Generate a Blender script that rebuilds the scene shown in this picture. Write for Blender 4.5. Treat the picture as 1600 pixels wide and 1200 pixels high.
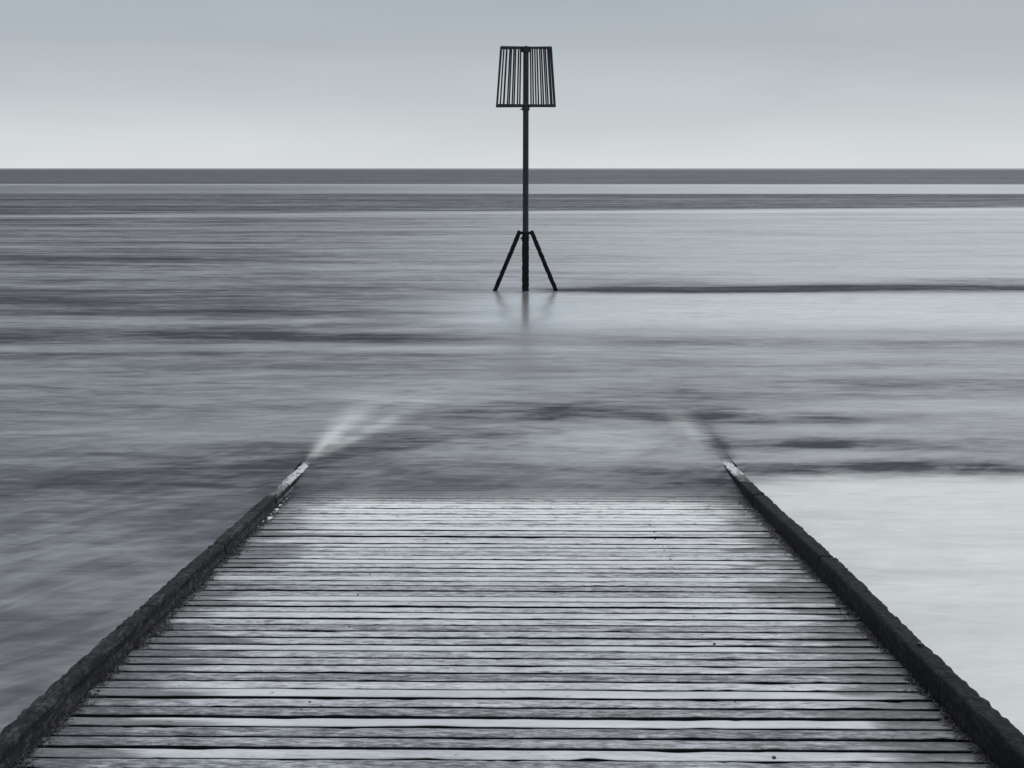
import bpy, bmesh, math, random
import numpy as np
from mathutils import noise as mn, Vector

for o in list(bpy.data.objects):
    bpy.data.objects.remove(o)
scene = bpy.context.scene
COL = scene.collection
rnd = random.Random(11)

# ------------------------------------------------------------------ camera
CAM_Z = 2.1115                      # metres above the still sea
cd = bpy.data.cameras.new('camera')
cam = bpy.data.objects.new('camera', cd)
COL.objects.link(cam)
cam.location = (0, 0, CAM_Z)
cam.rotation_euler = (math.radians(90 - 10.604), 0, math.radians(0.6353))
cd.sensor_width = 36
cd.lens = 40.5
cd.clip_start = 0.05
cd.clip_end = 80000
scene.camera = cam
scene.render.resolution_x = 1024
scene.render.resolution_y = 768

# ------------------------------------------------------------------ sky and sun
SUN_EL, SUN_AZ = math.radians(56), math.radians(24)     # azimuth from +Y (out to sea) towards +X
world = bpy.data.worlds.new('World')
scene.world = world
world.use_nodes = True
nt = world.node_tree
nt.nodes.clear()


class NG:
    """small helper to write node graphs"""
    def __init__(self, tree):
        self.t = tree

    def n(self, kind, **kw):
        nd = self.t.nodes.new(kind)
        for k, v in kw.items():
            setattr(nd, k, v)
        return nd

    def link(self, a, b):
        self.t.links.new(a, b)

    def inp(self, sock, v):
        if hasattr(v, 'is_output') or isinstance(v, bpy.types.NodeSocket):
            self.link(v, sock)
        elif v is not None:
            sock.default_value = v

    def math(self, op, a, b=None, c=None, clamp=False):
        nd = self.n('ShaderNodeMath', operation=op, use_clamp=clamp)
        for s, v in zip(nd.inputs, (a, b, c)):
            self.inp(s, v)
        return nd.outputs[0]

    def vmul(self, a, vec):
        nd = self.n('ShaderNodeVectorMath', operation='MULTIPLY')
        self.inp(nd.inputs[0], a)
        self.inp(nd.inputs[1], vec)
        return nd.outputs[0]

    def vadd(self, a, b):
        nd = self.n('ShaderNodeVectorMath', operation='ADD')
        self.inp(nd.inputs[0], a)
        self.inp(nd.inputs[1], b)
        return nd.outputs[0]

    def noise(self, vec, scale=1.0, detail=3.0, rough=0.5, dist=0.0):
        nd = self.n('ShaderNodeTexNoise')
        self.inp(nd.inputs['Vector'], vec)
        nd.inputs['Scale'].default_value = scale
        nd.inputs['Detail'].default_value = detail
        nd.inputs['Roughness'].default_value = rough
        nd.inputs['Distortion'].default_value = dist
        return nd.outputs['Fac']

    def remap(self, v, a, b, c=0.0, d=1.0, smooth=False):
        nd = self.n('ShaderNodeMapRange', clamp=True)
        if smooth:
            nd.interpolation_type = 'SMOOTHSTEP'
        self.inp(nd.inputs[0], v)
        for i, x in enumerate((a, b, c, d)):
            self.inp(nd.inputs[i + 1], x)
        return nd.outputs[0]

    def mix(self, fac, a, b, blend='MIX'):
        nd = self.n('ShaderNodeMix', data_type='RGBA', blend_type=blend)
        self.inp(nd.inputs[0], fac)
        for s, v in ((nd.inputs[6], a), (nd.inputs[7], b)):
            if isinstance(v, tuple) and len(v) == 3:
                v = (*v, 1)
            self.inp(s, v)
        return nd.outputs[2]

    def ramp(self, fac, stops):
        nd = self.n('ShaderNodeValToRGB')
        cr = nd.color_ramp
        while len(cr.elements) < len(stops):
            cr.elements.new(0.5)
        for e, (p, c) in zip(cr.elements, stops):
            e.position = p
            e.color = (*c, 1)
        self.inp(nd.inputs[0], fac)
        return nd.outputs[0]


g = NG(nt)
sky = g.n('ShaderNodeTexSky', sky_type='NISHITA')
sky.sun_disc = False
sky.sun_elevation = SUN_EL
sky.sun_rotation = SUN_AZ
sky.air_density = 1.0
sky.dust_density = 4.0
sky.ozone_density = 1.0
tc = g.n('ShaderNodeTexCoord')
sep = g.n('ShaderNodeSeparateXYZ')
g.link(tc.outputs['Generated'], sep.inputs[0])
elev = g.math('MAXIMUM', sep.outputs[2], 0.0)
# an even overcast deck: pale at the horizon, deeper blue-grey above
over = g.ramp(elev, [(0.0, (0.735, 0.765, 0.775)), (0.022, (0.675, 0.715, 0.730)), (0.055, (0.555, 0.605, 0.635)),
                     (0.10, (0.448, 0.496, 0.538)), (0.165, (0.400, 0.447, 0.492)), (0.5, (0.43, 0.465, 0.505)),
                     (1.0, (0.50, 0.53, 0.56))])
# soft long cloud streaks
cl = g.noise(g.vmul(tc.outputs['Generated'], (1.6, 1.6, 11.0)), 1.7, 3.0, 0.5, 0.6)
over = g.mix(1.0, over, g.ramp(cl, [(0.3, (0.95, 0.955, 0.96)), (0.7, (1.04, 1.035, 1.03))]), 'MULTIPLY')
over10 = g.vmul(over, (10.0, 10.0, 10.0))
col = g.mix(0.93, sky.outputs[0], over10)
bg = g.n('ShaderNodeBackground')
bg.inputs[1].default_value = 0.1
g.link(col, bg.inputs[0])
wo = g.n('ShaderNodeOutputWorld')
g.link(bg.outputs[0], wo.inputs[0])

sd = bpy.data.lights.new('sun', 'SUN')
sd.energy = 1.25
sd.angle = math.radians(40)
sd.color = (1.0, 0.985, 0.96)
sun = bpy.data.objects.new('sun', sd)
COL.objects.link(sun)
dv = Vector((math.sin(SUN_AZ) * math.cos(SUN_EL), math.cos(SUN_AZ) * math.cos(SUN_EL), math.sin(SUN_EL)))
sun.rotation_euler = (-dv).to_track_quat('-Z', 'Y').to_euler()
sun.location = dv * 60

vs = scene.view_settings
vs.view_transform = 'Standard'
vs.look = 'None'
vs.exposure = 0.0
vs.gamma = 1.0
vs.use_curve_mapping = False

# ------------------------------------------------------------------ common measures
SLOPE = 0.0817384                   # fall of the slipway per metre
DECK0 = CAM_Z - 1.52777             # deck height under the camera


def deck_z(y):
    return DECK0 - SLOPE * y


LX, RX = -1.558, 1.444              # inner feet of the two kerbs
LW, RW = 0.080, 0.088               # kerb widths


def kerb_h(side, y):
    if side < 0:
        return 0.076 + 0.006 * math.sin(y * 1.7)
    return 0.107 - 0.022 * min(1, max(0, (y - 5.2) / 1.4)) + 0.004 * math.sin(y * 2.3 + 1)


# ------------------------------------------------------------------ mesh helpers
def mesh_obj(name, verts, faces, mat, parent=None, smooth=True, loc=None):
    me = bpy.data.meshes.new(name)
    me.from_pydata(verts, [], faces)
    me.update()
    if smooth:
        me.polygons.foreach_set('use_smooth', [True] * len(me.polygons))
    if mat:
        me.materials.append(mat)
    o = bpy.data.objects.new(name, me)
    COL.objects.link(o)
    if loc is not None:
        o.location = loc
    if parent is not None:
        o.parent = parent
    return o


def bm_obj(name, bm, mat, parent=None, smooth=False):
    me = bpy.data.meshes.new(name)
    bmesh.ops.recalc_face_normals(bm, faces=bm.faces)
    bm.to_mesh(me)
    bm.free()
    if smooth:
        me.polygons.foreach_set('use_smooth', [True] * len(me.polygons))
        me.set_sharp_from_angle(angle=math.radians(40))
    me.materials.append(mat)
    o = bpy.data.objects.new(name, me)
    COL.objects.link(o)
    if parent is not None:
        o.parent = parent
    return o


def frame_between(a, b, up=Vector((0, 0, 1))):
    d = (b - a).normalized()
    if abs(d.dot(up)) > 0.98:
        up = Vector((0, 1, 0))
    s = d.cross(up).normalized()
    u = s.cross(d).normalized()
    return d, s, u


def add_bar(bm, a, b, w, h, up=Vector((0, 0, 1)), bev=0.0):
    """rectangular bar from a to b, w across and h along 'up'"""
    a, b = Vector(a), Vector(b)
    d, s, u = frame_between(a, b, up)
    vsx = []
    for p in (a, b):
        for i, j in ((-1, -1), (1, -1), (1, 1), (-1, 1)):
            vsx.append(bm.verts.new(p + s * (i * w / 2) + u * (j * h / 2)))
    fs = [bm.faces.new([vsx[i] for i in q]) for q in
          ((3, 2, 1, 0), (4, 5, 6, 7), (0, 1, 5, 4), (1, 2, 6, 5), (2, 3, 7, 6), (3, 0, 4, 7))]
    if bev > 0:
        es = list({e for f in fs for e in f.edges})
        bmesh.ops.bevel(bm, geom=es, offset=bev, segments=2, affect='EDGES', profile=0.6)


def add_cyl(bm, a, b, r0, r1=None, n=20, bev=0.0):
    a, b = Vector(a), Vector(b)
    r1 = r0 if r1 is None else r1
    d, s, u = frame_between(a, b)
    rings = []
    for p, r in ((a, r0), (b, r1)):
        rings.append([bm.verts.new(p + (s * math.cos(t) + u * math.sin(t)) * r)
                      for t in (2 * math.pi * k / n for k in range(n))])
    for k in range(n):
        bm.faces.new((rings[0][k], rings[0][(k + 1) % n], rings[1][(k + 1) % n], rings[1][k]))
    caps = [bm.faces.new(rings[0][::-1]), bm.faces.new(rings[1])]
    if bev > 0:
        es = list({e for f in caps for e in f.edges})
        bmesh.ops.bevel(bm, geom=es, offset=bev, segments=2, affect='EDGES', profile=0.6)


# ------------------------------------------------------------------ materials
def new_mat(name):
    m = bpy.data.materials.new(name)
    m.use_nodes = True
    m.node_tree.nodes.clear()
    gg = NG(m.node_tree)
    out = gg.n('ShaderNodeOutputMaterial')
    return m, gg, out


def bump(gg, h, strength, dist, normal=None):
    b = gg.n('ShaderNodeBump')
    b.inputs['Strength'].default_value = strength
    b.inputs['Distance'].default_value = dist
    gg.link(h, b.inputs['Height'])
    if normal is not None:
        gg.link(normal, b.inputs['Normal'])
    return b.outputs[0]


def mat_plank():
    m, q, out = new_mat('weathered_plank')
    tcd = q.n('ShaderNodeTexCoord')
    geo = q.n('ShaderNodeNewGeometry')
    oi = q.n('ShaderNodeObjectInfo')
    P = geo.outputs['Position']
    rv = q.n('ShaderNodeCombineXYZ')
    for i, k in enumerate((37.0, 91.0, 53.0)):
        q.link(q.math('MULTIPLY', oi.outputs['Random'], k), rv.inputs[i])
    L = q.vadd(tcd.outputs['Object'], rv.outputs[0])
    spx = q.n('ShaderNodeSeparateXYZ')
    q.link(P, spx.inputs[0])
    X, Y = spx.outputs[0], spx.outputs[1]
    # grain: long fibres along the board
    fine = q.noise(q.vmul(L, (20.0, 95.0, 95.0)), 1.0, 5.0, 0.7, 0.35)
    mid = q.noise(q.vmul(L, (6.0, 36.0, 36.0)), 1.0, 5.0, 0.68, 0.6)
    patch = q.noise(q.vmul(L, (1.5, 7.0, 7.0)), 1.0, 4.0, 0.55, 0.4)
    wide = q.noise(P, 0.85, 4.0, 0.55, 0.5)
    speck = q.noise(q.vmul(L, (60.0, 210.0, 210.0)), 1.0, 2.0, 0.5)
    white = q.n('ShaderNodeTexWhiteNoise', noise_dimensions='1D')
    q.link(oi.outputs['Random'], white.inputs['W'])
    tone = white.outputs['Value']
    smoothb = q.remap(tone, 0.76, 0.86)                    # a few newer, smoother boards
    # lightness built from wear
    v = q.math('MULTIPLY_ADD', q.math('SUBTRACT', fine, 0.5), q.remap(smoothb, 0, 1, 1.7, 0.35), 0.56)
    v = q.math('MULTIPLY_ADD', q.math('SUBTRACT', mid, 0.5), q.remap(smoothb, 0, 1, 1.2, 0.35), v)
    v = q.math('MULTIPLY_ADD', q.math('SUBTRACT', patch, 0.5), 0.36, v)
    v = q.math('MULTIPLY_ADD', q.math('SUBTRACT', wide, 0.5), 0.35, v)
    v = q.math('MULTIPLY_ADD', q.math("SUBTRACT", tone, 0.42), 0.50, v)
    # the boards grow paler towards the sea
    v = q.math('MULTIPLY_ADD', q.remap(Y, 3.4, 7.0), 0.26, v)
    colr = q.ramp(v, [(0.08, (0.035, 0.036, 0.042)), (0.30, (0.145, 0.15, 0.168)), (0.52, (0.335, 0.35, 0.376)),
                      (0.75, (0.54, 0.562, 0.588)), (1.0, (0.74, 0.765, 0.78))])
    # faint green and violet stain
    hue = q.noise(q.vmul(P, (1.2, 3.0, 3.0)), 1.0, 3.0, 0.5)
    colr = q.mix(1.0, colr, q.ramp(hue, [(0.36, (0.992, 1.006, 0.995)), (0.5, (1, 1, 1)), (0.64, (1.006, 0.99, 1.008))]), 'MULTIPLY')
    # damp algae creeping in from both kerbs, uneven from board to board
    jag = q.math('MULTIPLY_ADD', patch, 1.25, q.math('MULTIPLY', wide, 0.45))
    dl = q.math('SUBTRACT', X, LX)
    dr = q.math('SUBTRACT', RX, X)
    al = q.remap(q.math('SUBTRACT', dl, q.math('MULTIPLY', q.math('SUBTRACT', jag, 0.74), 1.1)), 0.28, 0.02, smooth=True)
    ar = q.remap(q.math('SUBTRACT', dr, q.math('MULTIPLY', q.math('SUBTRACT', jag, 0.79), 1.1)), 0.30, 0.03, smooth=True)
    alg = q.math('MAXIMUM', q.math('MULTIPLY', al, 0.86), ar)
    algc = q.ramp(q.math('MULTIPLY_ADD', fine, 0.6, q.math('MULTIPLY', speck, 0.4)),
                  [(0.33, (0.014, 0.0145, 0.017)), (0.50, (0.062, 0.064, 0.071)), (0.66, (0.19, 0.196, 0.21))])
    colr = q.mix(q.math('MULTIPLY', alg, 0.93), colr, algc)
    # knots, chips and dirt flecks
    fl = q.noise(q.vmul(L, (16.0, 60.0, 60.0)), 1.0, 2.0, 0.5, 0.6)
    colr = q.mix(q.remap(fl, 0.70, 0.76, 0.0, 0.85), colr, (0.03, 0.03, 0.034))
    # foam scum left along the lapping edge
    fo = q.noise(q.vmul(P, (11.0, 40.0, 40.0)), 1.0, 4.0, 0.62, 0.8)
    fz = q.remap(Y, 6.0, 6.9, 0.0, 1.0)
    kd = q.remap(q.math('MINIMUM', dl, dr), 0.05, 0.45)
    fm = q.math('MULTIPLY', q.math('MULTIPLY', fz, kd), q.remap(fo, 0.42, 0.48))
    colr = q.mix(q.math('MULTIPLY', fm, 0.95), colr, (0.87, 0.89, 0.89))
    # drying cracks along the grain
    ck = q.noise(q.vmul(L, (11.0, 85.0, 85.0)), 1.0, 3.0, 0.55, 0.8)
    colr = q.mix(q.math('MULTIPLY', q.remap(ck, 0.61, 0.66, 0.0, 0.8), q.remap(smoothb, 0, 1, 1.0, 0.2)), colr, (0.04, 0.04, 0.045))
    bs = q.n('ShaderNodeBsdfPrincipled')
    q.link(colr, bs.inputs['Base Color'])
    rough = q.remap(q.math('MULTIPLY_ADD', patch, 0.6, q.math('MULTIPLY', mid, 0.4)), 0.35, 0.65, 0.60, 0.30)
    q.link(rough, bs.inputs['Roughness'])
    bs.inputs['Specular IOR Level'].default_value = 0.5
    hgt = q.math('MULTIPLY_ADD', fine, 0.45, q.math('MULTIPLY', mid, 0.9))
    nb = bump(q, hgt, 0.55, 0.005)
    q.link(nb, bs.inputs['Normal'])
    q.link(bs.outputs[0], out.inputs[0])
    return m


def mat_kerb():
    m, q, out = new_mat('sea_worn_timber')
    geo = q.n('ShaderNodeNewGeometry')
    P = geo.outputs['Position']
    sp = q.n('ShaderNodeSeparateXYZ')
    q.link(P, sp.inputs[0])
    sn = q.n('ShaderNodeSeparateXYZ')
    q.link(geo.outputs['Normal'], sn.inputs[0])
    a = q.noise(q.vmul(P, (60, 9, 80)), 1.0, 5.0, 0.65, 0.6)
    b = q.noise(P, 38.0, 5.0, 0.65)
    c = q.noise(P, 3.2, 3.0, 0.5)
    v = q.math('ADD', q.math('MULTIPLY', a, 0.45), q.math('ADD', q.math('MULTIPLY', b, 0.35), q.math('MULTIPLY', c, 0.2)))
    colr = q.ramp(v, [(0.34, (0.005, 0.005, 0.006)), (0.50, (0.017, 0.0175, 0.020)), (0.64, (0.105, 0.107, 0.116))])
    cr_ = q.noise(q.vmul(P, (14, 75, 30)), 1.0, 3.0, 0.6, 0.5)
    topf = q.remap(sn.outputs[2], 0.3, 0.7)
    colr = q.mix(q.math('MULTIPLY', topf, q.remap(cr_, 0.56, 0.64, 0.0, 0.8)), colr, (0.004, 0.004, 0.005))
    # the left timber is greyer, the right one much darker
    colr = q.mix(q.remap(sp.outputs[0], 1.0, -1.0, 0.0, 1.0), q.mix(1.0, colr, (0.36, 0.36, 0.38), 'MULTIPLY'), colr)
    # foam and barnacle crust where the swash covers the top
    f = q.noise(q.vmul(P, (40, 22, 40)), 1.0, 4.0, 0.6, 0.5)
    zz = q.remap(q.math('MULTIPLY_ADD', q.math('SUBTRACT', c, 0.5), 0.8, sp.outputs[1]),
                 q.remap(sp.outputs[0], -1, 1, 7.05, 7.55), q.remap(sp.outputs[0], -1, 1, 7.45, 7.75))
    up = q.remap(sn.outputs[2], 0.25, 0.75)
    fm = q.math('MULTIPLY', zz, q.math('MULTIPLY', up, q.remap(f, 0.34, 0.52)))
    colr = q.mix(fm, colr, (0.70, 0.73, 0.75))
    bs = q.n('ShaderNodeBsdfPrincipled')
    q.link(colr, bs.inputs['Base Color'])
    bs.inputs['Roughness'].default_value = 0.75
    bs.inputs['Specular IOR Level'].default_value = 0.22
    nb = bump(q, q.math('MULTIPLY_ADD', a, 0.7, q.math('MULTIPLY_ADD', b, 0.7, q.math('MULTIPLY', q.math('MULTIPLY', cr_, topf), -0.7))), 0.9, 0.014)
    q.link(nb, bs.inputs['Normal'])
    q.link(bs.outputs[0], out.inputs[0])
    return m


def mat_simple(name, c0, c1, scale, rough, spec=0.4, bmp=0.0, stretch=(1, 1, 1)):
    m, q, out = new_mat(name)
    geo = q.n('ShaderNodeNewGeometry')
    a = q.noise(q.vmul(geo.outputs['Position'], stretch), scale, 4.0, 0.6)
    colr = q.mix(q.remap(a, 0.35, 0.65), c0, c1)
    bs = q.n('ShaderNodeBsdfPrincipled')
    q.link(colr, bs.inputs['Base Color'])
    bs.inputs['Roughness'].default_value = rough
    bs.inputs['Specular IOR Level'].default_value = spec
    if bmp:
        q.link(bump(q, a, 0.7, bmp), bs.inputs['Normal'])
    q.link(bs.outputs[0], out.inputs[0])
    return m


def mat_sea():
    m, q, out = new_mat('silky_sea')
    geo = q.n('ShaderNodeNewGeometry')
    P = geo.outputs['Position']

    def attr(nm):
        a = q.n('ShaderNodeAttribute', attribute_name=nm)
        return a.outputs['Fac']
    tone, foam, alpha = attr('tone'), attr('foam'), attr('cover')
    # drawn-out swell marks at several lengths, all lying along the shore
    spp = q.n('ShaderNodeSeparateXYZ')
    q.link(P, spp.inputs[0])
    n1 = q.noise(q.vmul(P, (0.0022, 0.045, 1)), 1.0, 3.0, 0.5, 0.3)
    n2 = q.noise(q.vmul(P, (0.016, 0.30, 1)), 1.0, 3.0, 0.55, 0.4)
    n3 = q.noise(q.vmul(P, (0.16, 1.15, 1)), 1.0, 4.0, 0.55, 0.5)
    n4 = q.noise(q.vmul(P, (0.85, 3.4, 1)), 1.0, 4.0, 0.6, 0.7)
    n5 = q.noise(q.vmul(P, (3.0, 24.0, 1)), 1.0, 3.0, 0.55, 0.3)
    n6 = q.noise(q.vmul(P, (2.2, 7.5, 1)), 1.0, 3.0, 0.6, 1.1)
    rot = q.n('ShaderNodeVectorRotate', rotation_type='Z_AXIS')
    q.link(P, rot.inputs['Vector'])
    rot.inputs['Angle'].default_value = math.radians(-50)
    n7 = q.noise(q.vmul(rot.outputs[0], (1.3, 4.6, 1)), 1.0, 4.0, 0.6, 0.9)
    n8 = q.noise(q.vmul(P, (0.8, 1.1, 1)), 1.0, 2.0, 0.5, 0.8)
    near = q.remap(spp.outputs[1], 6.5, 11.5, 1.0, 0.0)
    mid = q.remap(spp.outputs[1], 6.5, 10.0, 0.25, 1.0)
    mid = q.math('MULTIPLY', mid, q.remap(spp.outputs[1], 50.0, 75.0, 1.0, 0.7))
    s = q.math('MULTIPLY', q.math('ADD', q.math('MULTIPLY', q.math('SUBTRACT', n7, 0.5), 0.42), q.math('MULTIPLY', q.math('SUBTRACT', n8, 0.5), 0.35)), near)
    s = q.math('MULTIPLY_ADD', q.math('MULTIPLY', q.math('SUBTRACT', n2, 0.5), 0.62), mid, s)
    s = q.math('MULTIPLY_ADD', q.math('MULTIPLY', q.math('SUBTRACT', n3, 0.5), 0.75), mid, s)
    soft = q.remap(spp.outputs[1], 5.0, 9.0, 0.5, 1.0)
    for nn, w in ((n1, 0.15), (n4, 0.56), (n5, 0.20), (n6, 0.40)):
        s = q.math('MULTIPLY_ADD', q.math('MULTIPLY', q.math('SUBTRACT', nn, 0.5), soft), w, s)
    v = q.math('ADD', tone, s)
    # calm water mirrors the low sky, ruffled water hardly does
    gl = q.remap(v, -0.22, 0.95, 0.0, 0.92)
    fo = q.math('MULTIPLY_ADD', s, q.remap(foam, 0.1, 0.65, 0.42, 0.20), q.math('MULTIPLY', foam, q.remap(n6, 0.3, 0.7, q.remap(foam, 0.45, 0.65, 0.5, 0.88), q.remap(foam, 0.45, 0.65, 1.3, 1.08))))
    fo = q.remap(fo, 0.0, 1.0, 0.0, 1.0)
    df = q.n('ShaderNodeBsdfDiffuse')
    df.inputs[0].default_value = (0.080, 0.083, 0.096, 1)
    gs = q.n('ShaderNodeBsdfAnisotropic')
    gs.inputs['Color'].default_value = (0.96, 0.975, 0.99, 1)
    q.link(q.remap(v, 0.1, 0.85, 0.36, 0.23), gs.inputs['Roughness'])
    nb = bump(q, q.math('ADD', q.math('MULTIPLY', n3, 1.0), q.math('MULTIPLY', n4, 0.2)), 0.12, 0.05)
    q.link(nb, gs.inputs['Normal'])
    mw = q.n('ShaderNodeMixShader')
    q.link(gl, mw.inputs[0])
    q.link(df.outputs[0], mw.inputs[1])
    q.link(gs.outputs[0], mw.inputs[2])
    # drawn-out foam lying on the water, also carrying painted sky sheen
    ff = q.n('ShaderNodeBsdfDiffuse')
    ff.inputs[0].default_value = (0.82, 0.85, 0.835, 1)
    ms = q.n('ShaderNodeMixShader')
    q.link(fo, ms.inputs[0])
    q.link(mw.outputs[0], ms.inputs[1])
    q.link(ff.outputs[0], ms.inputs[2])
    tr = q.n('ShaderNodeBsdfTransparent')
    mt = q.n('ShaderNodeMixShader')
    q.link(alpha, mt.inputs[0])
    q.link(tr.outputs[0], mt.inputs[1])
    q.link(ms.outputs[0], mt.inputs[2])
    q.link(mt.outputs[0], out.inputs[0])
    return m


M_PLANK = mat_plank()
M_KERB = mat_kerb()
M_EDGE = mat_simple('gap_shade_edge', (0.005, 0.005, 0.006), (0.014, 0.0145, 0.016), 25, 0.85, 0.15, 0.003, (1, 5, 5))
M_BASE = mat_simple('dark_gap_base', (0.02, 0.02, 0.022), (0.05, 0.05, 0.055), 6, 0.8, 0.2)
M_WEED = mat_simple('bladder_weed', (0.006, 0.006, 0.007), (0.03, 0.03, 0.033), 30, 0.5, 0.4)
M_FOAM = mat_simple('foam', (0.7, 0.72, 0.74), (0.82, 0.84, 0.85), 30, 0.7, 0.3)
M_RUST = mat_simple('rusted_bolt', (0.012, 0.012, 0.013), (0.05, 0.05, 0.052), 60, 0.6, 0.4)
M_STEEL = mat_simple('weathered_black_steel', (0.010, 0.0105, 0.0125), (0.030, 0.031, 0.036), 9, 0.5, 0.4, 0.002, (3, 3, 1))
M_BARN = mat_simple('barnacled_steel', (0.004, 0.004, 0.005), (0.016, 0.016, 0.018), 40, 0.8, 0.2, 0.012)
M_SEA = mat_sea()


# ------------------------------------------------------------------ the sea
def build_sea():
    def grow(start, step, rate, end):
        r, x, s_ = [], start, step
        while x < end:
            x += s_
            s_ *= rate
            r.append(x)
        return r
    ys = list(np.arange(-4, 2.5, 0.4)) + list(np.arange(2.5, 13, 0.07))
    ys += grow(ys[-1], 0.075, 1.0105, 140)
    ys += grow(ys[-1], ys[-1] - ys[-2], 1.06, 30000)
    half = list(np.arange(0.08, 4.0, 0.08))
    half += grow(half[-1], 0.085, 1.045, 30000)
    xs = [-v for v in half[::-1]] + [0.0] + half
    for e in (LX, LX - LW, RX, RX + RW):
        xs += [e - 0.004, e + 0.004]
    xs = np.array(sorted(xs))
    ys = np.array(ys)
    X, Y = np.meshgrid(xs, ys)
    nx, ny = len(xs), len(ys)

    # gentle long-crested swell, dying out at the ramp
    calm = np.clip((Y - 8.5) / 10, 0.10, 1) * np.exp(-np.maximum(Y - 60, 0) / 80)
    Z = 0.4 * calm * (0.020 * np.sin(2 * np.pi * (Y / 5.3 + X / 90)) * np.sin(X / 11 + Y / 17 + 0.5)
                + 0.014 * np.sin(2 * np.pi * (Y / 2.9 - X / 60) + 1.3) * np.sin(X / 6.3 - Y / 9)
                + 0.008 * np.sin(2 * np.pi * (Y / 1.6 + X / 40) + 0.4))

    def blob(cx, cy, sx, sy, ang=0.0):
        c, s_ = math.cos(math.radians(ang)), math.sin(math.radians(ang))
        u = (X - cx) * c + (Y - cy) * s_
        w = -(X - cx) * s_ + (Y - cy) * c
        return np.exp(-0.5 * ((u / sx) ** 2 + (w / sy) ** 2))

    def st(v, a, b):
        t = np.clip((v - a) / (b - a), 0, 1)
        return t * t * (3 - 2 * t)

    def trail(x0, y0, x1, y1, w0, w1):
        dx, dy = x1 - x0, y1 - y0
        L2 = dx * dx + dy * dy
        t = ((X - x0) * dx + (Y - y0) * dy) / L2
        d = np.abs((X - x0) * dy - (Y - y0) * dx) / math.sqrt(L2)
        w = w0 + (w1 - w0) * np.clip(t, 0, 1)
        return np.exp(-0.5 * (d / w) ** 2) * st(t, -0.05, 0.12) * (1 - st(t, 0.35, 1.15))

    ratio = X / np.maximum(Y, 4)                 # how far along the beach, per metre offshore
    east = st(ratio, -0.30, 0.32)                # the water is calmer to the east of the beacon
    tone = 0.0 + 0.54 * east * (0.35 * st(Y, 8, 10) + 0.65 * st(Y, 12, 16.5)) + 0.10 * st(Y, 7, 9) * (1 - st(Y, 12, 20))
    # far bands: offshore ruffle, a slick, the outer bar
    tilt = Y - 0.19 * X
    far = st(tilt, 57.5, 60.5)
    tone = tone * (1 - far) + far * (-0.11 + 0.02 * east)
    sl = st(Y, 97, 101) * (1 - st(Y, 153, 159))
    tone += sl * (0.23 + 0.38 * east)
    tone += 0.42 * np.exp(-0.5 * ((Y - 154) / 4.0) ** 2) * (1 - 0.7 * east)
    tone += 0.25 * st(Y, 900, 2500)
    tone += 0.36 * np.exp(-0.5 * ((tilt - 56.0) / 1.2) ** 2)
    # mid water
    tone -= st(X, -0.8, 2.5) * (0.80 * np.exp(-0.5 * ((Y - 20.45 - 0.04 * X + 0.12 * np.sin(X * 0.7)) / 0.42) ** 2) + 0.42 * np.exp(-0.5 * ((Y - 21.3 - 0.09 * X) / 0.35) ** 2) * (0.6 + 0.4 * np.sin(X * 0.9)))
    tone -= 0.20 * st(X, -2.5, 1.0) * np.exp(-0.5 * ((Y - 20.5) / 0.35) ** 2)
    tone += 0.36 * st(ratio, -0.16, 0.02) * st(Y, 14.9, 16.6) * (1 - st(Y, 19.2, 20.1))
    tone -= 0.20 * np.exp(-0.5 * ((Y - 14.55) / 0.35) ** 2) * st(-X, -1.0, 2.5)
    tone += 0.26 * np.exp(-0.5 * ((Y - 13.6) / 0.22) ** 2) * st(-X, -2.0, 0.5)
    tone -= 0.18 * np.exp(-0.5 * ((Y - 13.05) / 0.20) ** 2) * st(-X, -1.0, 2.5)
    tone -= 0.30 * np.exp(-0.5 * ((Y - 14.1) / 0.33) ** 2) * st(X, 0.6, 3.0)
    tone -= 0.16 * np.exp(-0.5 * ((Y - 14.9 - 0.06 * X) / 0.5) ** 2) * blob(0, 14.9, 2.5, 3)
    tone += 0.50 * blob(0, 17.8, 0.6, 2.4)
    # near water: mixed swash round the end of the ramp
    wob = 0.5 + 0.5 * np.sin(3.1 * X + 2.3 * Y) * np.sin(1.7 * X - 4.1 * Y + 0.8)        # the curl of water round the ramp's foot
    tone -= (0.17 + 0.11 * wob) * blob(0.15, 9.95, 1.0, 0.55, -4)
    tone -= (0.10 + 0.20 * wob) * blob(1.15, 9.85, 0.5, 0.35, -12)
    tone -= (0.20 + 0.12 * wob) * blob(-0.55, 9.2, 0.70, 0.40, 30)
    tone -= 0.22 * blob(-1.15, 8.65, 0.36, 0.24, 40)
    tone -= 0.16 * blob(0.1, 8.55, 0.3, 0.12, -10) + 0.12 * blob(-0.6, 8.2, 0.4, 0.12)
    rag = 0.55 + 0.45 * np.sin(2.6 * X + 7.0 * Y) * np.sin(5.3 * X - 3.1 * Y + 1.1)
    tone -= (0.3 + 0.7 * rag) * (0.42 * blob(2.3, 9.75, 0.8, 0.25) + 0.54 * blob(2.4, 8.78, 0.6, 0.17) + 0.62 * blob(2.75, 8.06, 0.85, 0.14, 2)) + 0.10 * blob(2.4, 9.0, 0.9, 0.9)
    tone -= 0.34 * blob(3.6, 11.3, 1.6, 0.35) + 0.25 * blob(1.6, 10.9, 1.0, 0.25, -6) + 0.2 * blob(4.2, 12.4, 1.3, 0.22)
    tone += 0.08 * st(X, 1.5, 2.2) * (1 - st(Y, 10, 14))
    tone += 0.26 * blob(0.7, 8.9, 0.7, 0.45)
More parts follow.
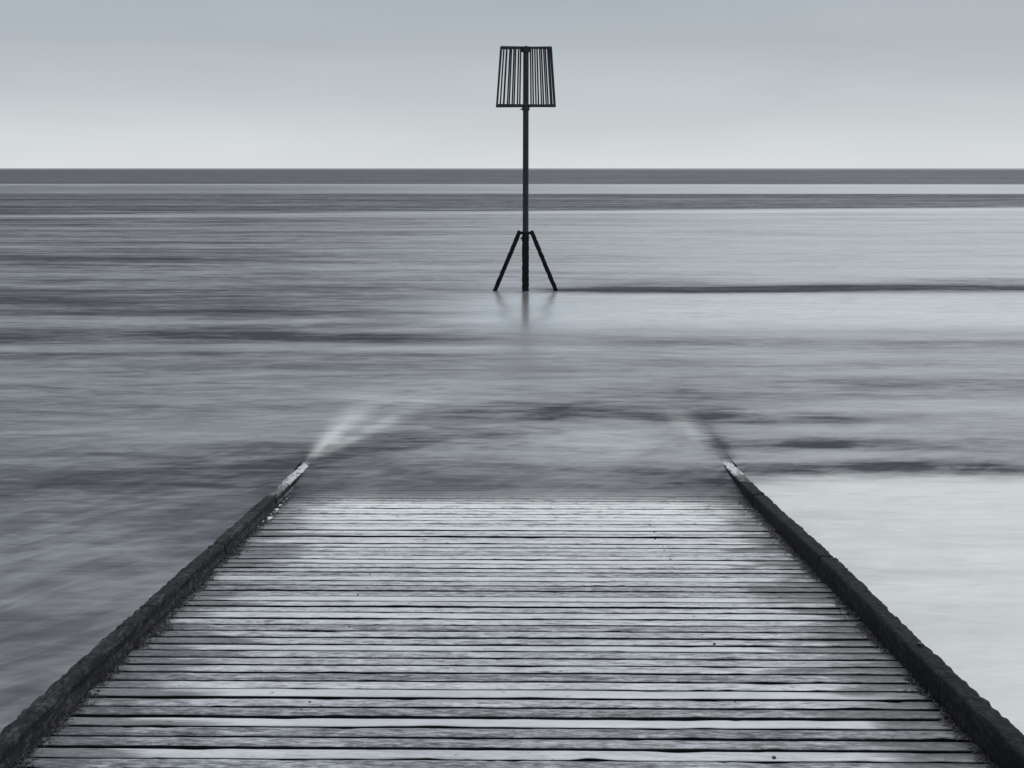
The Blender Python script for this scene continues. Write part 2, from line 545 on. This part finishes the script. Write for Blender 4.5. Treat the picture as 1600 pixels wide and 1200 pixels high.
    tone += 0.30 * blob(-2.6, 9.2, 0.9, 0.3) + 0.22 * blob(2.6, 9.25, 0.7, 0.15) + 0.25 * blob(2.4, 8.38, 0.6, 0.12) + 0.2 * blob(0, 11.3, 1.6, 0.3)
    tone -= 0.14 * blob(1.25, 7.5, 0.35, 0.35)
    tone -= 0.20 * blob(-2.0, 8.0, 0.55, 0.5, 20)
    tone += 0.01 * st(-X, 1.6, 2.4) * (1 - st(Y, 6.5, 9.5))
    tone += 0.10 * st(X, 1.5, 1.8) * (1 - st(Y, 7.75, 7.95))

    foam = 0.03 - 0.30 * blob(0, 17.6, 0.32, 2.4)
    edge = Y - 0.03 * np.sin(X * 3.1) - 0.05 * (X - 2.2)
    foam += 0.82 * st(X, 1.45, 1.56) * (1 - st(edge, 7.50, 7.98))     # churned foam lying east of the ramp
    foam -= 0.26 * blob(2.25, 5.85, 0.28, 0.05) + 0.18 * blob(2.2, 5.1, 0.4, 0.14) + 0.12 * blob(1.9, 6.9, 0.3, 0.12, 8) + 0.10 * blob(2.6, 6.5, 0.5, 0.1)
    foam += 0.34 * st(ratio, -0.12, 0.12) * st(Y, 14.9, 16.6) * (1 - st(Y, 19.2, 20.1)) * (1 - 0.95 * blob(0, 18, 0.5, 2.6))  # sky reflection painted in as pale foam, shoreward of the beacon
    foam += 0.12 * east * st(Y, 20.8, 23) * (1 - far)  # eastern sky sheen painted as thin foam
    foam += 0.22 * sl * east  # the slick's sky sheen, likewise put into the foam colour
    foam += 0.60 * trail(-1.598, 8.20, -1.42, 10.7, 0.018, 0.15)       # wisps drawn off the kerb ends
    foam += 0.36 * trail(-1.57, 8.22, -0.85, 10.6, 0.02, 0.12)
    foam += 0.22 * blob(-0.9, 10.5, 0.6, 0.16)
    foam += 0.36 * trail(1.41, 8.75, 1.27, 10.4, 0.04, 0.12)
    tone -= 0.34 * trail(1.50, 8.2, 1.50, 9.6, 0.05, 0.09)
    foam += 0.16 * blob(0.45, 8.7, 0.9, 0.45) * (np.abs(X) < 1.5)
    foam += 0.20 * st(np.abs(X - (LX + RX) / 2), 0.0, 0.5) * 0

    # how much the water hides what lies under it
    depth = Z - (DECK0 - SLOPE * Y)
    cover = np.ones_like(X)
    inside = (X > LX) & (X < RX)
    cover[inside] = 1 - np.exp(-np.maximum(depth[inside] + 0.004, 0) / 0.027)
    kl = (X >= LX - LW) & (X <= LX)
    kr = (X >= RX) & (X <= RX + RW)
    for msk, sd_ in ((kl, -1), (kr, 1)):
        hh = np.vectorize(lambda yy: kerb_h(sd_, yy))(Y[msk])
        cover[msk] = np.where(depth[msk] - hh < -0.03, 1.0, 1 - np.exp(-np.maximum(depth[msk] - hh + 0.006, 0) / 0.010))

    co = np.empty((nx * ny, 3), np.float32)
    co[:, 0], co[:, 1], co[:, 2] = X.ravel(), Y.ravel(), Z.ravel()
    i = np.arange((ny - 1) * nx).reshape(ny - 1, nx)[:, :-1].ravel()
    quads = np.stack([i, i + 1, i + nx + 1, i + nx], 1).astype(np.int32)
    me = bpy.data.meshes.new('sea')
    me.vertices.add(nx * ny)
    me.vertices.foreach_set('co', co.ravel())
    me.loops.add(quads.size)
    me.loops.foreach_set('vertex_index', quads.ravel())
    me.polygons.add(len(quads))
    me.polygons.foreach_set('loop_start', np.arange(0, quads.size, 4, dtype=np.int32))
    me.polygons.foreach_set('use_smooth', np.ones(len(quads), bool))
    me.update(calc_edges=True)
    for nm, arr in (('tone', tone), ('foam', foam), ('cover', cover)):
        a = me.attributes.new(nm, 'FLOAT', 'POINT')
        a.data.foreach_set('value', arr.ravel().astype(np.float32))
    me.materials.append(M_SEA)
    o = bpy.data.objects.new('sea', me)
    COL.objects.link(o)
    o['kind'] = 'structure'
    o['label'] = 'smooth grey sea drawn into long soft streaks'
    return o


build_sea()

# sand under the sea
seabed = mesh_obj('seabed', [(-3000, -60, -1.5), (3000, -60, -1.5), (3000, 6000, -1.5), (-3000, 6000, -1.5)], [(0, 1, 2, 3)],
                  mat_simple('wet_sand', (0.05, 0.05, 0.05), (0.09, 0.09, 0.088), 0.4, 0.8, 0.2))
seabed['kind'] = 'structure'

# ------------------------------------------------------------------ the slipway
slip = bpy.data.objects.new('slipway', None)
COL.objects.link(slip)
slip.location = (0, 0, 0)
slip['label'] = 'weathered wooden boat slipway with dark kerbs running down into the sea'
slip['category'] = 'slipway'

PITCH = 0.08315
Y_FAR = 9.6
Y_NEAR = 1.7
XA, XB = LX - LW - 0.02, RX + RW + 0.02


def build_plank(y, width, idx):
    """one board lying across the ramp, its edges worn and chipped"""
    n = 130
    T = 0.040
    r = random.Random(idx * 7 + 3)
    seed = Vector((idx * 13.7, idx * 5.1, 0))
    chips = [(r.uniform(XA, XB), r.uniform(0.008, 0.07), r.uniform(0.002, 0.009), r.choice((-1, 1)))
             for _ in range(r.randint(5, 14))]
    hw = width / 2
    verts, faces = [], []
    rad = 0.0045 + r.random() * 0.004
    prof = [(-1, -T), (-1, -rad * 1.1), (-0.965, -rad * 0.5), (-1 + rad / hw, -0.0008), (-0.35, 0.0008), (0.25, 0.001),
            (1 - rad / hw, -0.0006), (0.97, -rad * 0.4), (1, -rad * 1.2), (1, -T)]
    m = len(prof)
    for i in range(n + 1):
        x = XA + (XB - XA) * i / n
        en = 0.0030 * mn.noise(Vector((x * 3.1, 0, 0)) + seed) + 0.0014 * mn.noise(Vector((x * 13, 1, 0)) + seed)
        ef = 0.0030 * mn.noise(Vector((x * 3.1, 9, 0)) + seed) + 0.0014 * mn.noise(Vector((x * 13, 8, 0)) + seed)
        zz = 0.0018 * mn.noise(Vector((x * 2.2, 4, 0)) + seed)
        for cx, cw, cdp, sd_ in chips:
            k = cdp * math.exp(-((x - cx) / cw) ** 2)
            if sd_ < 0:
                en += k
            else:
                ef -= k
        for j, (u, z) in enumerate(prof):
            t = (u + 1) / 2
            yy = u * hw + en * (1 - t) + ef * t
            dz = 0.0
            if 0 < j < m - 1:
                dz = zz + 0.0010 * mn.noise(Vector((x * 9, u * 3 + 20, 2)) + seed)
            verts.append((x, yy, z + dz))
    for i in range(n):
        for j in range(m):
            a, b = i * m + j, i * m + (j + 1) % m
            faces.append((a, b, b + m, a + m))
    faces.append(tuple(range(m))[::-1])
    faces.append(tuple(n * m + j for j in range(m)))
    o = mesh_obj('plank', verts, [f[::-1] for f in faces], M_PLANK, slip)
    o.data.materials.append(M_EDGE)                       # shade of the gaps painted near-black onto the board edges
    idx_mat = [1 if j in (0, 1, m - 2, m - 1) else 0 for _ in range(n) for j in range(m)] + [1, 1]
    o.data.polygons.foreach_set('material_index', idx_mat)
    lift = r.gauss(0, 0.0014)
    o.location = (0, y, deck_z(y) + lift)
    o.rotation_euler = (-math.atan(SLOPE) + r.gauss(0, 0.010), 0, r.gauss(0, 0.0008))
    return o


y = Y_NEAR
k = 0
while y < Y_FAR:
    p = PITCH * (1 + rnd.gauss(0, 0.035))
    gap = max(0.010, rnd.gauss(0.0155, 0.003))
    if rnd.random() < 0.08:
        gap += 0.006
    c = math.cos(math.atan(SLOPE))
    build_plank(y + p / 2 * c, p - gap, k)
    y += p * c
    k += 1

# dark slab added unseen under the boards to keep the gaps black
bm = bmesh.new()
TH = 0.05
v = []
for yy in (Y_NEAR - 0.02, Y_FAR + 0.1):
    for xx in (XA + 0.03, XB - 0.03):
        v.append(bm.verts.new((xx, yy, deck_z(yy) - 0.065)))
        v.append(bm.verts.new((xx, yy, -1.6)))
for f in ((0, 2, 6, 4), (1, 5, 7, 3), (0, 4, 5, 1), (2, 3, 7, 6), (0, 1, 3, 2), (4, 6, 7, 5)):
    bm.faces.new([v[i] for i in f])
bm_obj('bed', bm, M_BASE, slip)


# bearers carrying the boards
for bx in (-1.45, -0.75, 0.0, 0.75, 1.4):
    bm = bmesh.new()
    add_bar(bm, (bx, Y_NEAR, deck_z(Y_NEAR) - 0.0535), (bx, Y_FAR, deck_z(Y_FAR) - 0.0535), 0.09, 0.022)
    bm_obj('bearer', bm, M_BASE, slip)


def build_kerb(side, y0, y1, idx):
    """one length of kerb timber with eroded faces"""
    W = LW if side < 0 else RW
    seed = Vector((idx * 31.3, side * 17.0, 5.0))
    # outline from inner foot over the top to outer foot: (across 0..1, up 0..1)
    if side < 0:
        pts = [(-0.10, 0.0), (-0.08, 0.10), (-0.05, 0.22), (-0.01, 0.34), (0.05, 0.42), (0.07, 0.55), (0.06, 0.70), (0.07, 0.84), (0.12, 0.95), (0.22, 1.0)]
    else:
        pts = [(0.0, 0.0), (0.0, 0.15), (0.0, 0.3), (0.0, 0.45), (0.0, 0.6), (0.0, 0.74), (0.005, 0.86), (0.03, 0.95), (0.08, 0.99), (0.16, 1.005)]
    pts += [(0.30, 1.01), (0.42, 1.005), (0.55, 1.0), (0.67, 0.99), (0.78, 0.975), (0.88, 0.945), (0.95, 0.88), (0.99, 0.76), (1.0, 0.5), (1.0, 0.2), (1.0, -0.6), (0.5, -0.62), (0.0, -0.6)]
    step = 0.013
    n = max(8, int((y1 - y0) / step))
    m = len(pts)
    x0 = LX if side < 0 else RX
    off = random.Random(idx).uniform(-0.004, 0.004)
    dh = random.Random(idx + 50).uniform(-0.006, 0.006)
    verts, faces = [], []
    for i in range(n + 1):
        t = i / n
        yy = y0 + (y1 - y0) * t
        H = kerb_h(side, yy) + dh
        endr = min(1.0, min(i, n - i) / 1.6)
        wob = 0.010 * mn.noise(Vector((yy * 0.7, side * 3.0, 0))) + off
        # layered erosion, like worn end steps down the top
        saw = ((yy * 4.3 + 0.8 * mn.noise(Vector((yy * 1.3, 2, side)))) % 1.0)
        lay = (0.005 if side < 0 else 0.002) * (saw - 0.5)
        for j, (u, w) in enumerate(pts):
            x = x0 + side * (u * W) + wob
            z = w * H
            q = Vector((x * 9, yy * 5.5, z * 9)) + seed
            d = 0.0045 * mn.noise(q) + 0.0036 * mn.noise(q * 2.7) + 0.0055 * mn.noise(q * 7.3)
            if u > 0.7 and w > 0.7:
                d += 0.008 * mn.noise(Vector((yy * 21, idx, 0.3))) - 0.003
            gro = mn.noise(Vector((x * 14, yy * (46 if side < 0 else 26), 3)) + seed)
            if w > 0.9:
                z += (d if u > 0.3 else d * 0.55) + lay - (0.009 if side < 0 else 0.005) * max(0, gro)
            elif w >= 0:
                x += -side * (d * (0.45 if side < 0 else 0.22)) if u < 0.5 else side * d
                if side < 0:
                    x -= side * -0.003 * gro * 0.4
            if w > 0:
                z -= (1 - endr) * 0.006
            verts.append((x, yy, deck_z(yy) + z))
    for i in range(n):
        for j in range(m):
            a, b = i * m + j, i * m + (j + 1) % m
            f = (a, b, b + m, a + m)
            faces.append(f if side > 0 else f[::-1])
    f = tuple(range(m))
    faces.append(f[::-1] if side > 0 else f)
    f = tuple(n * m + j for j in range(m))
    faces.append(f if side > 0 else f[::-1])
    o = mesh_obj('kerb_timber', verts, faces, M_KERB, slip)
    # coach bolts on the top
    r = random.Random(idx * 3)
    yb = y0 + 0.35
    while idx in (2, 4, 9, 11) and yb < min(y1 - 0.15, 7.6):
        H = kerb_h(side, yb)
        xb = x0 + side * W * r.uniform(0.4, 0.6)
        bmb = bmesh.new()
        zt = deck_z(yb) + H
        add_cyl(bmb, (xb, yb, zt - 0.02), (xb, yb, zt + 0.003), 0.010, n=10, bev=0.002)
        bm_obj('bolt', bmb, M_RUST, o)
        yb += r.uniform(1.1, 1.6)
    return o


kidx = 1
for side, cuts in ((-1, (1.6, 3.0, 4.34, 5.75, 6.98, 8.6, 9.6)), (1, (1.6, 2.6, 3.75, 5.42, 7.05, 8.7, 9.6))):
    for a, b in zip(cuts[:-1], cuts[1:]):
        build_kerb(side, a, b - 0.010, kidx)
        kidx += 1


# seaweed and mussels lodged in the corner between boards and kerb
def build_weed():
    r = random.Random(5)
    V, F = [], []

    def blade(p, d, ln, w, droop):
        s_ = Vector((-d.y, d.x, 0))
        if s_.length < 1e-4:
            s_ = Vector((1, 0, 0))
        s_.normalize()
        b = len(V)
        for t in (0, 0.5, 1.0):
            c = p + d * (ln * t) + Vector((0, 0, -droop * ln * t * t))
            ww = w * (1 - 0.75 * t)
            V.append(tuple(c - s_ * ww))
            V.append(tuple(c + s_ * ww))
        F.append((b, b + 1, b + 3, b + 2))
        F.append((b + 2, b + 3, b + 5, b + 4))
    for side in (-1, 1):
        x0 = LX if side < 0 else RX
        for _ in range(9500):
            yy = r.uniform(1.7, 7.6)
            dens = 0.5 + 0.9 * mn.noise(Vector((yy * 3.0, side * 7, 0))) + 0.5 * mn.noise(Vector((yy * 11, side * 7, 3)))
            if side > 0:
                dens = dens * 0.8 - 0.15 + 0.5 * max(0, min(1, (yy - 5.2)))
            if r.random() > dens:
                continue
            inn = -side
            spread = abs(r.gauss(0, 0.016)) * (0.7 + dens)
            p = Vector((x0 + inn * spread * 1.2 + side * 0.004, yy, deck_z(yy) + 0.001 + r.random() * 0.006))
            a = r.uniform(0, 2 * math.pi)
            d = Vector((math.cos(a) * 0.8 + inn * 0.5, math.sin(a) * 0.9, r.uniform(0.15, 0.9))).normalized()
            blade(p, d, r.uniform(0.008, 0.034), r.uniform(0.0015, 0.0045), r.uniform(0.3, 0.9))
    o = mesh_obj('seaweed_fringe', V, F, M_WEED, slip, smooth=False)
    o['kind'] = 'stuff'


build_weed()


# clots of foam caught against the left kerb and on its foot
def build_foam():
    r = random.Random(8)
    bm = bmesh.new()
    spots = [(LX + 0.02, 6.88, 0.020), (LX + 0.028, 6.63, 0.024), (LX + 0.005, 6.56, 0.016), (LX + 0.012, 6.75, 0.014),
             (LX + 0.012, 7.0, 0.018), (LX + 0.010, 7.12, 0.014), (LX + 0.03, 6.68, 0.012), (LX + 0.006, 6.42, 0.010),
             (LX + 0.012, 7.22, 0.014), (LX + 0.012, 7.3, 0.014), (LX + 0.012, 7.42, 0.012)]
    for i, (x, yy, s_) in enumerate(spots):
        s_ *= 0.62
        res = bmesh.ops.create_icosphere(bm, subdivisions=2, radius=1.0)
        ang = r.uniform(-0.4, 0.4)
        for vv in res['verts']:
            p = vv.co
            k = 1 + 0.35 * mn.noise(p * 1.7 + Vector((i * 9, 0, 0)))
            q = Vector((p.x * s_ * 1.1 * k, p.y * s_ * 2.0 * k, p.z * s_ * 0.55 * k))
            vv.co = Vector((x + q.x * math.cos(ang) - q.y * math.sin(ang) * 0.5, yy + q.y, deck_z(yy) + s_ * 0.3 + q.z))
    o = bm_obj('foam_clot', bm, M_FOAM, slip, smooth=True)
    o['kind'] = 'stuff'


build_foam()

# nail heads where the boards cross the bearers
bm = bmesh.new()
for yy in np.arange(3.0, 6.9, PITCH):
    for bx in (-0.75, 0.75):
        if rnd.random() < (0.85 if (bx > 0 and 5.6 < yy < 6.6) else 0.22):
            x = bx + rnd.gauss(0, 0.012)
            y2 = yy + rnd.gauss(0, 0.012)
            z = deck_z(y2)
            add_cyl(bm, (x, y2, z - 0.01), (x, y2, z + 0.0022), rnd.uniform(0.003, 0.0065), n=8)
nh = bm_obj('nail_head', bm, M_RUST, slip)
nh['kind'] = 'stuff'

# ------------------------------------------------------------------ the beacon
BX, BY = 0.012, 20.31
bea = bpy.data.objects.new('beacon', None)
COL.objects.link(bea)
bea.location = (BX, BY, 0)
bea['label'] = 'black steel beacon post with slatted cage top and splayed legs standing in the sea'
bea['category'] = 'beacon'

bm = bmesh.new()
add_cyl(bm, (0, 0, 0.9), (0, 0, 4.05), 0.052, 0.048, 28)
bm_obj('pole', bm, M_STEEL, bea, smooth=True)


def crusted(name, a, b, r0, n_r, n_l, amp, square=0.0):
    """tube with a barnacle crust"""
    a, b = Vector(a), Vector(b)
    d, s_, u = frame_between(a, b)
    V, F = [], []
    for i in range(n_l + 1):
        t = i / n_l
        c = a.lerp(b, t)
        for j in range(n_r):
            th = 2 * math.pi * j / n_r
            cs, sn_ = math.cos(th), math.sin(th)
            rr = r0
            if square:
                rr = r0 / max(abs(cs), abs(sn_)) * square + r0 * (1 - square)
            p = c + (s_ * cs + u * sn_) * rr
            k = amp * (mn.noise(p * 14) + 0.8 * mn.noise(p * 33) + 0.5 * mn.noise(p * 70))
            V.append(tuple(c + (s_ * cs + u * sn_) * (rr + k)))
    for i in range(n_l):
        for j in range(n_r):
            p, q = i * n_r + j, i * n_r + (j + 1) % n_r
            F.append((p, q, q + n_r, p + n_r))
    F.append(tuple(range(n_r))[::-1])
    F.append(tuple(n_l * n_r + j for j in range(n_r)))
    return mesh_obj(name, V, F, M_BARN, bea)


crusted('pile', (0, 0, -1.2), (0, 0, 0.985), 0.060, 28, 130, 0.0080)
for s in (-1, 1):
    crusted('leg', (s * 0.098, 0, 1.035), (s * 0.797, 0, -0.62), 0.037, 24, 110, 0.0065, square=0.6)

bm = bmesh.new()
add_cyl(bm, (0, 0, 0.97), (0, 0, 1.015), 0.064, n=24, bev=0.004)
bm_obj('collar', bm, M_BARN, bea, smooth=True)
for s in (-1, 1):
    bm = bmesh.new()
    add_bar(bm, (s * 0.055, 0, 0.998), (s * 0.115, 0, 1.003), 0.05, 0.045, bev=0.004)
    bm_obj('bracket', bm, M_BARN, bea)
bm = bmesh.new()
add_bar(bm, (-0.048, -0.03, 0.93), (-0.088, -0.03, 0.895), 0.03, 0.02, bev=0.003)
add_cyl(bm, (-0.06, -0.07, 0.925), (-0.06, 0.0, 0.925), 0.016, n=8)
bm_obj('shackle', bm, M_STEEL, bea, smooth=True)

# cage: two flat trapezoid grids crossing at the pole
ZB, ZT = 3.165, 4.125
RB, RT = 0.505, 0.430


def build_panel(rot, wid, us, zoff):
    c, s_ = math.cos(math.radians(rot)), math.sin(math.radians(rot))
    dirv = Vector((c, -s_, 0))
    nrm = Vector((s_, c, 0))
    bmp = bmesh.new()
    # one welded trapezoid frame of flat bar
    loops = []
    for th in (-0.007, 0.007):
        outer, inner = [], []
        for z, R, hh, sg in ((ZB, RB, 0.048, -1), (ZT, RT, 0.038, 1)):
            zo, zi = z + sg * hh / 2 + zoff, z - sg * hh / 2 + zoff
            for sx in ((-1, 1) if sg < 0 else (1, -1)):
                outer.append(bmp.verts.new(dirv * (sx * (R * wid + 0.014)) + nrm * th + Vector((0, 0, zo))))
                inner.append(bmp.verts.new(dirv * (sx * (R * wid - 0.014)) + nrm * th + Vector((0, 0, zi))))
        loops.append((outer, inner))
    (o0, i0), (o1, i1) = loops
    for k in range(4):
        n_ = (k + 1) % 4
        bmp.faces.new((o0[k], o0[n_], i0[n_], i0[k]))
        bmp.faces.new((o1[n_], o1[k], i1[k], i1[n_]))
        bmp.faces.new((o0[n_], o0[k], o1[k], o1[n_]))
        bmp.faces.new((i0[k], i0[n_], i1[n_], i1[k]))
    pan = bm_obj('cage_panel', bmp, M_STEEL, bea)
    for uu in us:
        bb = bmesh.new()
        a = dirv * (RB * wid * uu) + Vector((0, 0, ZB + 0.0))
        b = dirv * (RT * wid * uu) + Vector((0, 0, ZT + 0.0))
        add_bar(bb, a, b, 0.025, 0.0115, up=nrm)
        bm_obj('slat', bb, M_STEEL, pan)


build_panel(7, 1.0, [-0.88, -0.755, -0.635, -0.47, -0.29, 0.18, 0.35, 0.54, 0.70, 0.855], 0.0)
build_panel(-11, 0.985, [-0.785, -0.585, -0.415, -0.215, 0.265, 0.45, 0.63, 0.79, 0.93], 0.004)

bm = bmesh.new()
add_cyl(bm, (0, 0, 4.055), (0, 0, 4.145), 0.082, n=6, bev=0.004)
add_cyl(bm, (0, 0, 4.135), (0, 0, 4.158), 0.020, n=10, bev=0.004)
bm_obj('cap', bm, M_STEEL, bea)
bm = bmesh.new()
add_cyl(bm, (0, 0, 3.085), (0, 0, 3.15), 0.065, n=20, bev=0.004)
bm_obj('lower_collar', bm, M_STEEL, bea, smooth=True)
bm = bmesh.new()
add_bar(bm, (-0.05, 0, 3.105), (-0.10, 0, 3.112), 0.02, 0.018, bev=0.002)
bm_obj('lug', bm, M_STEEL, bea)
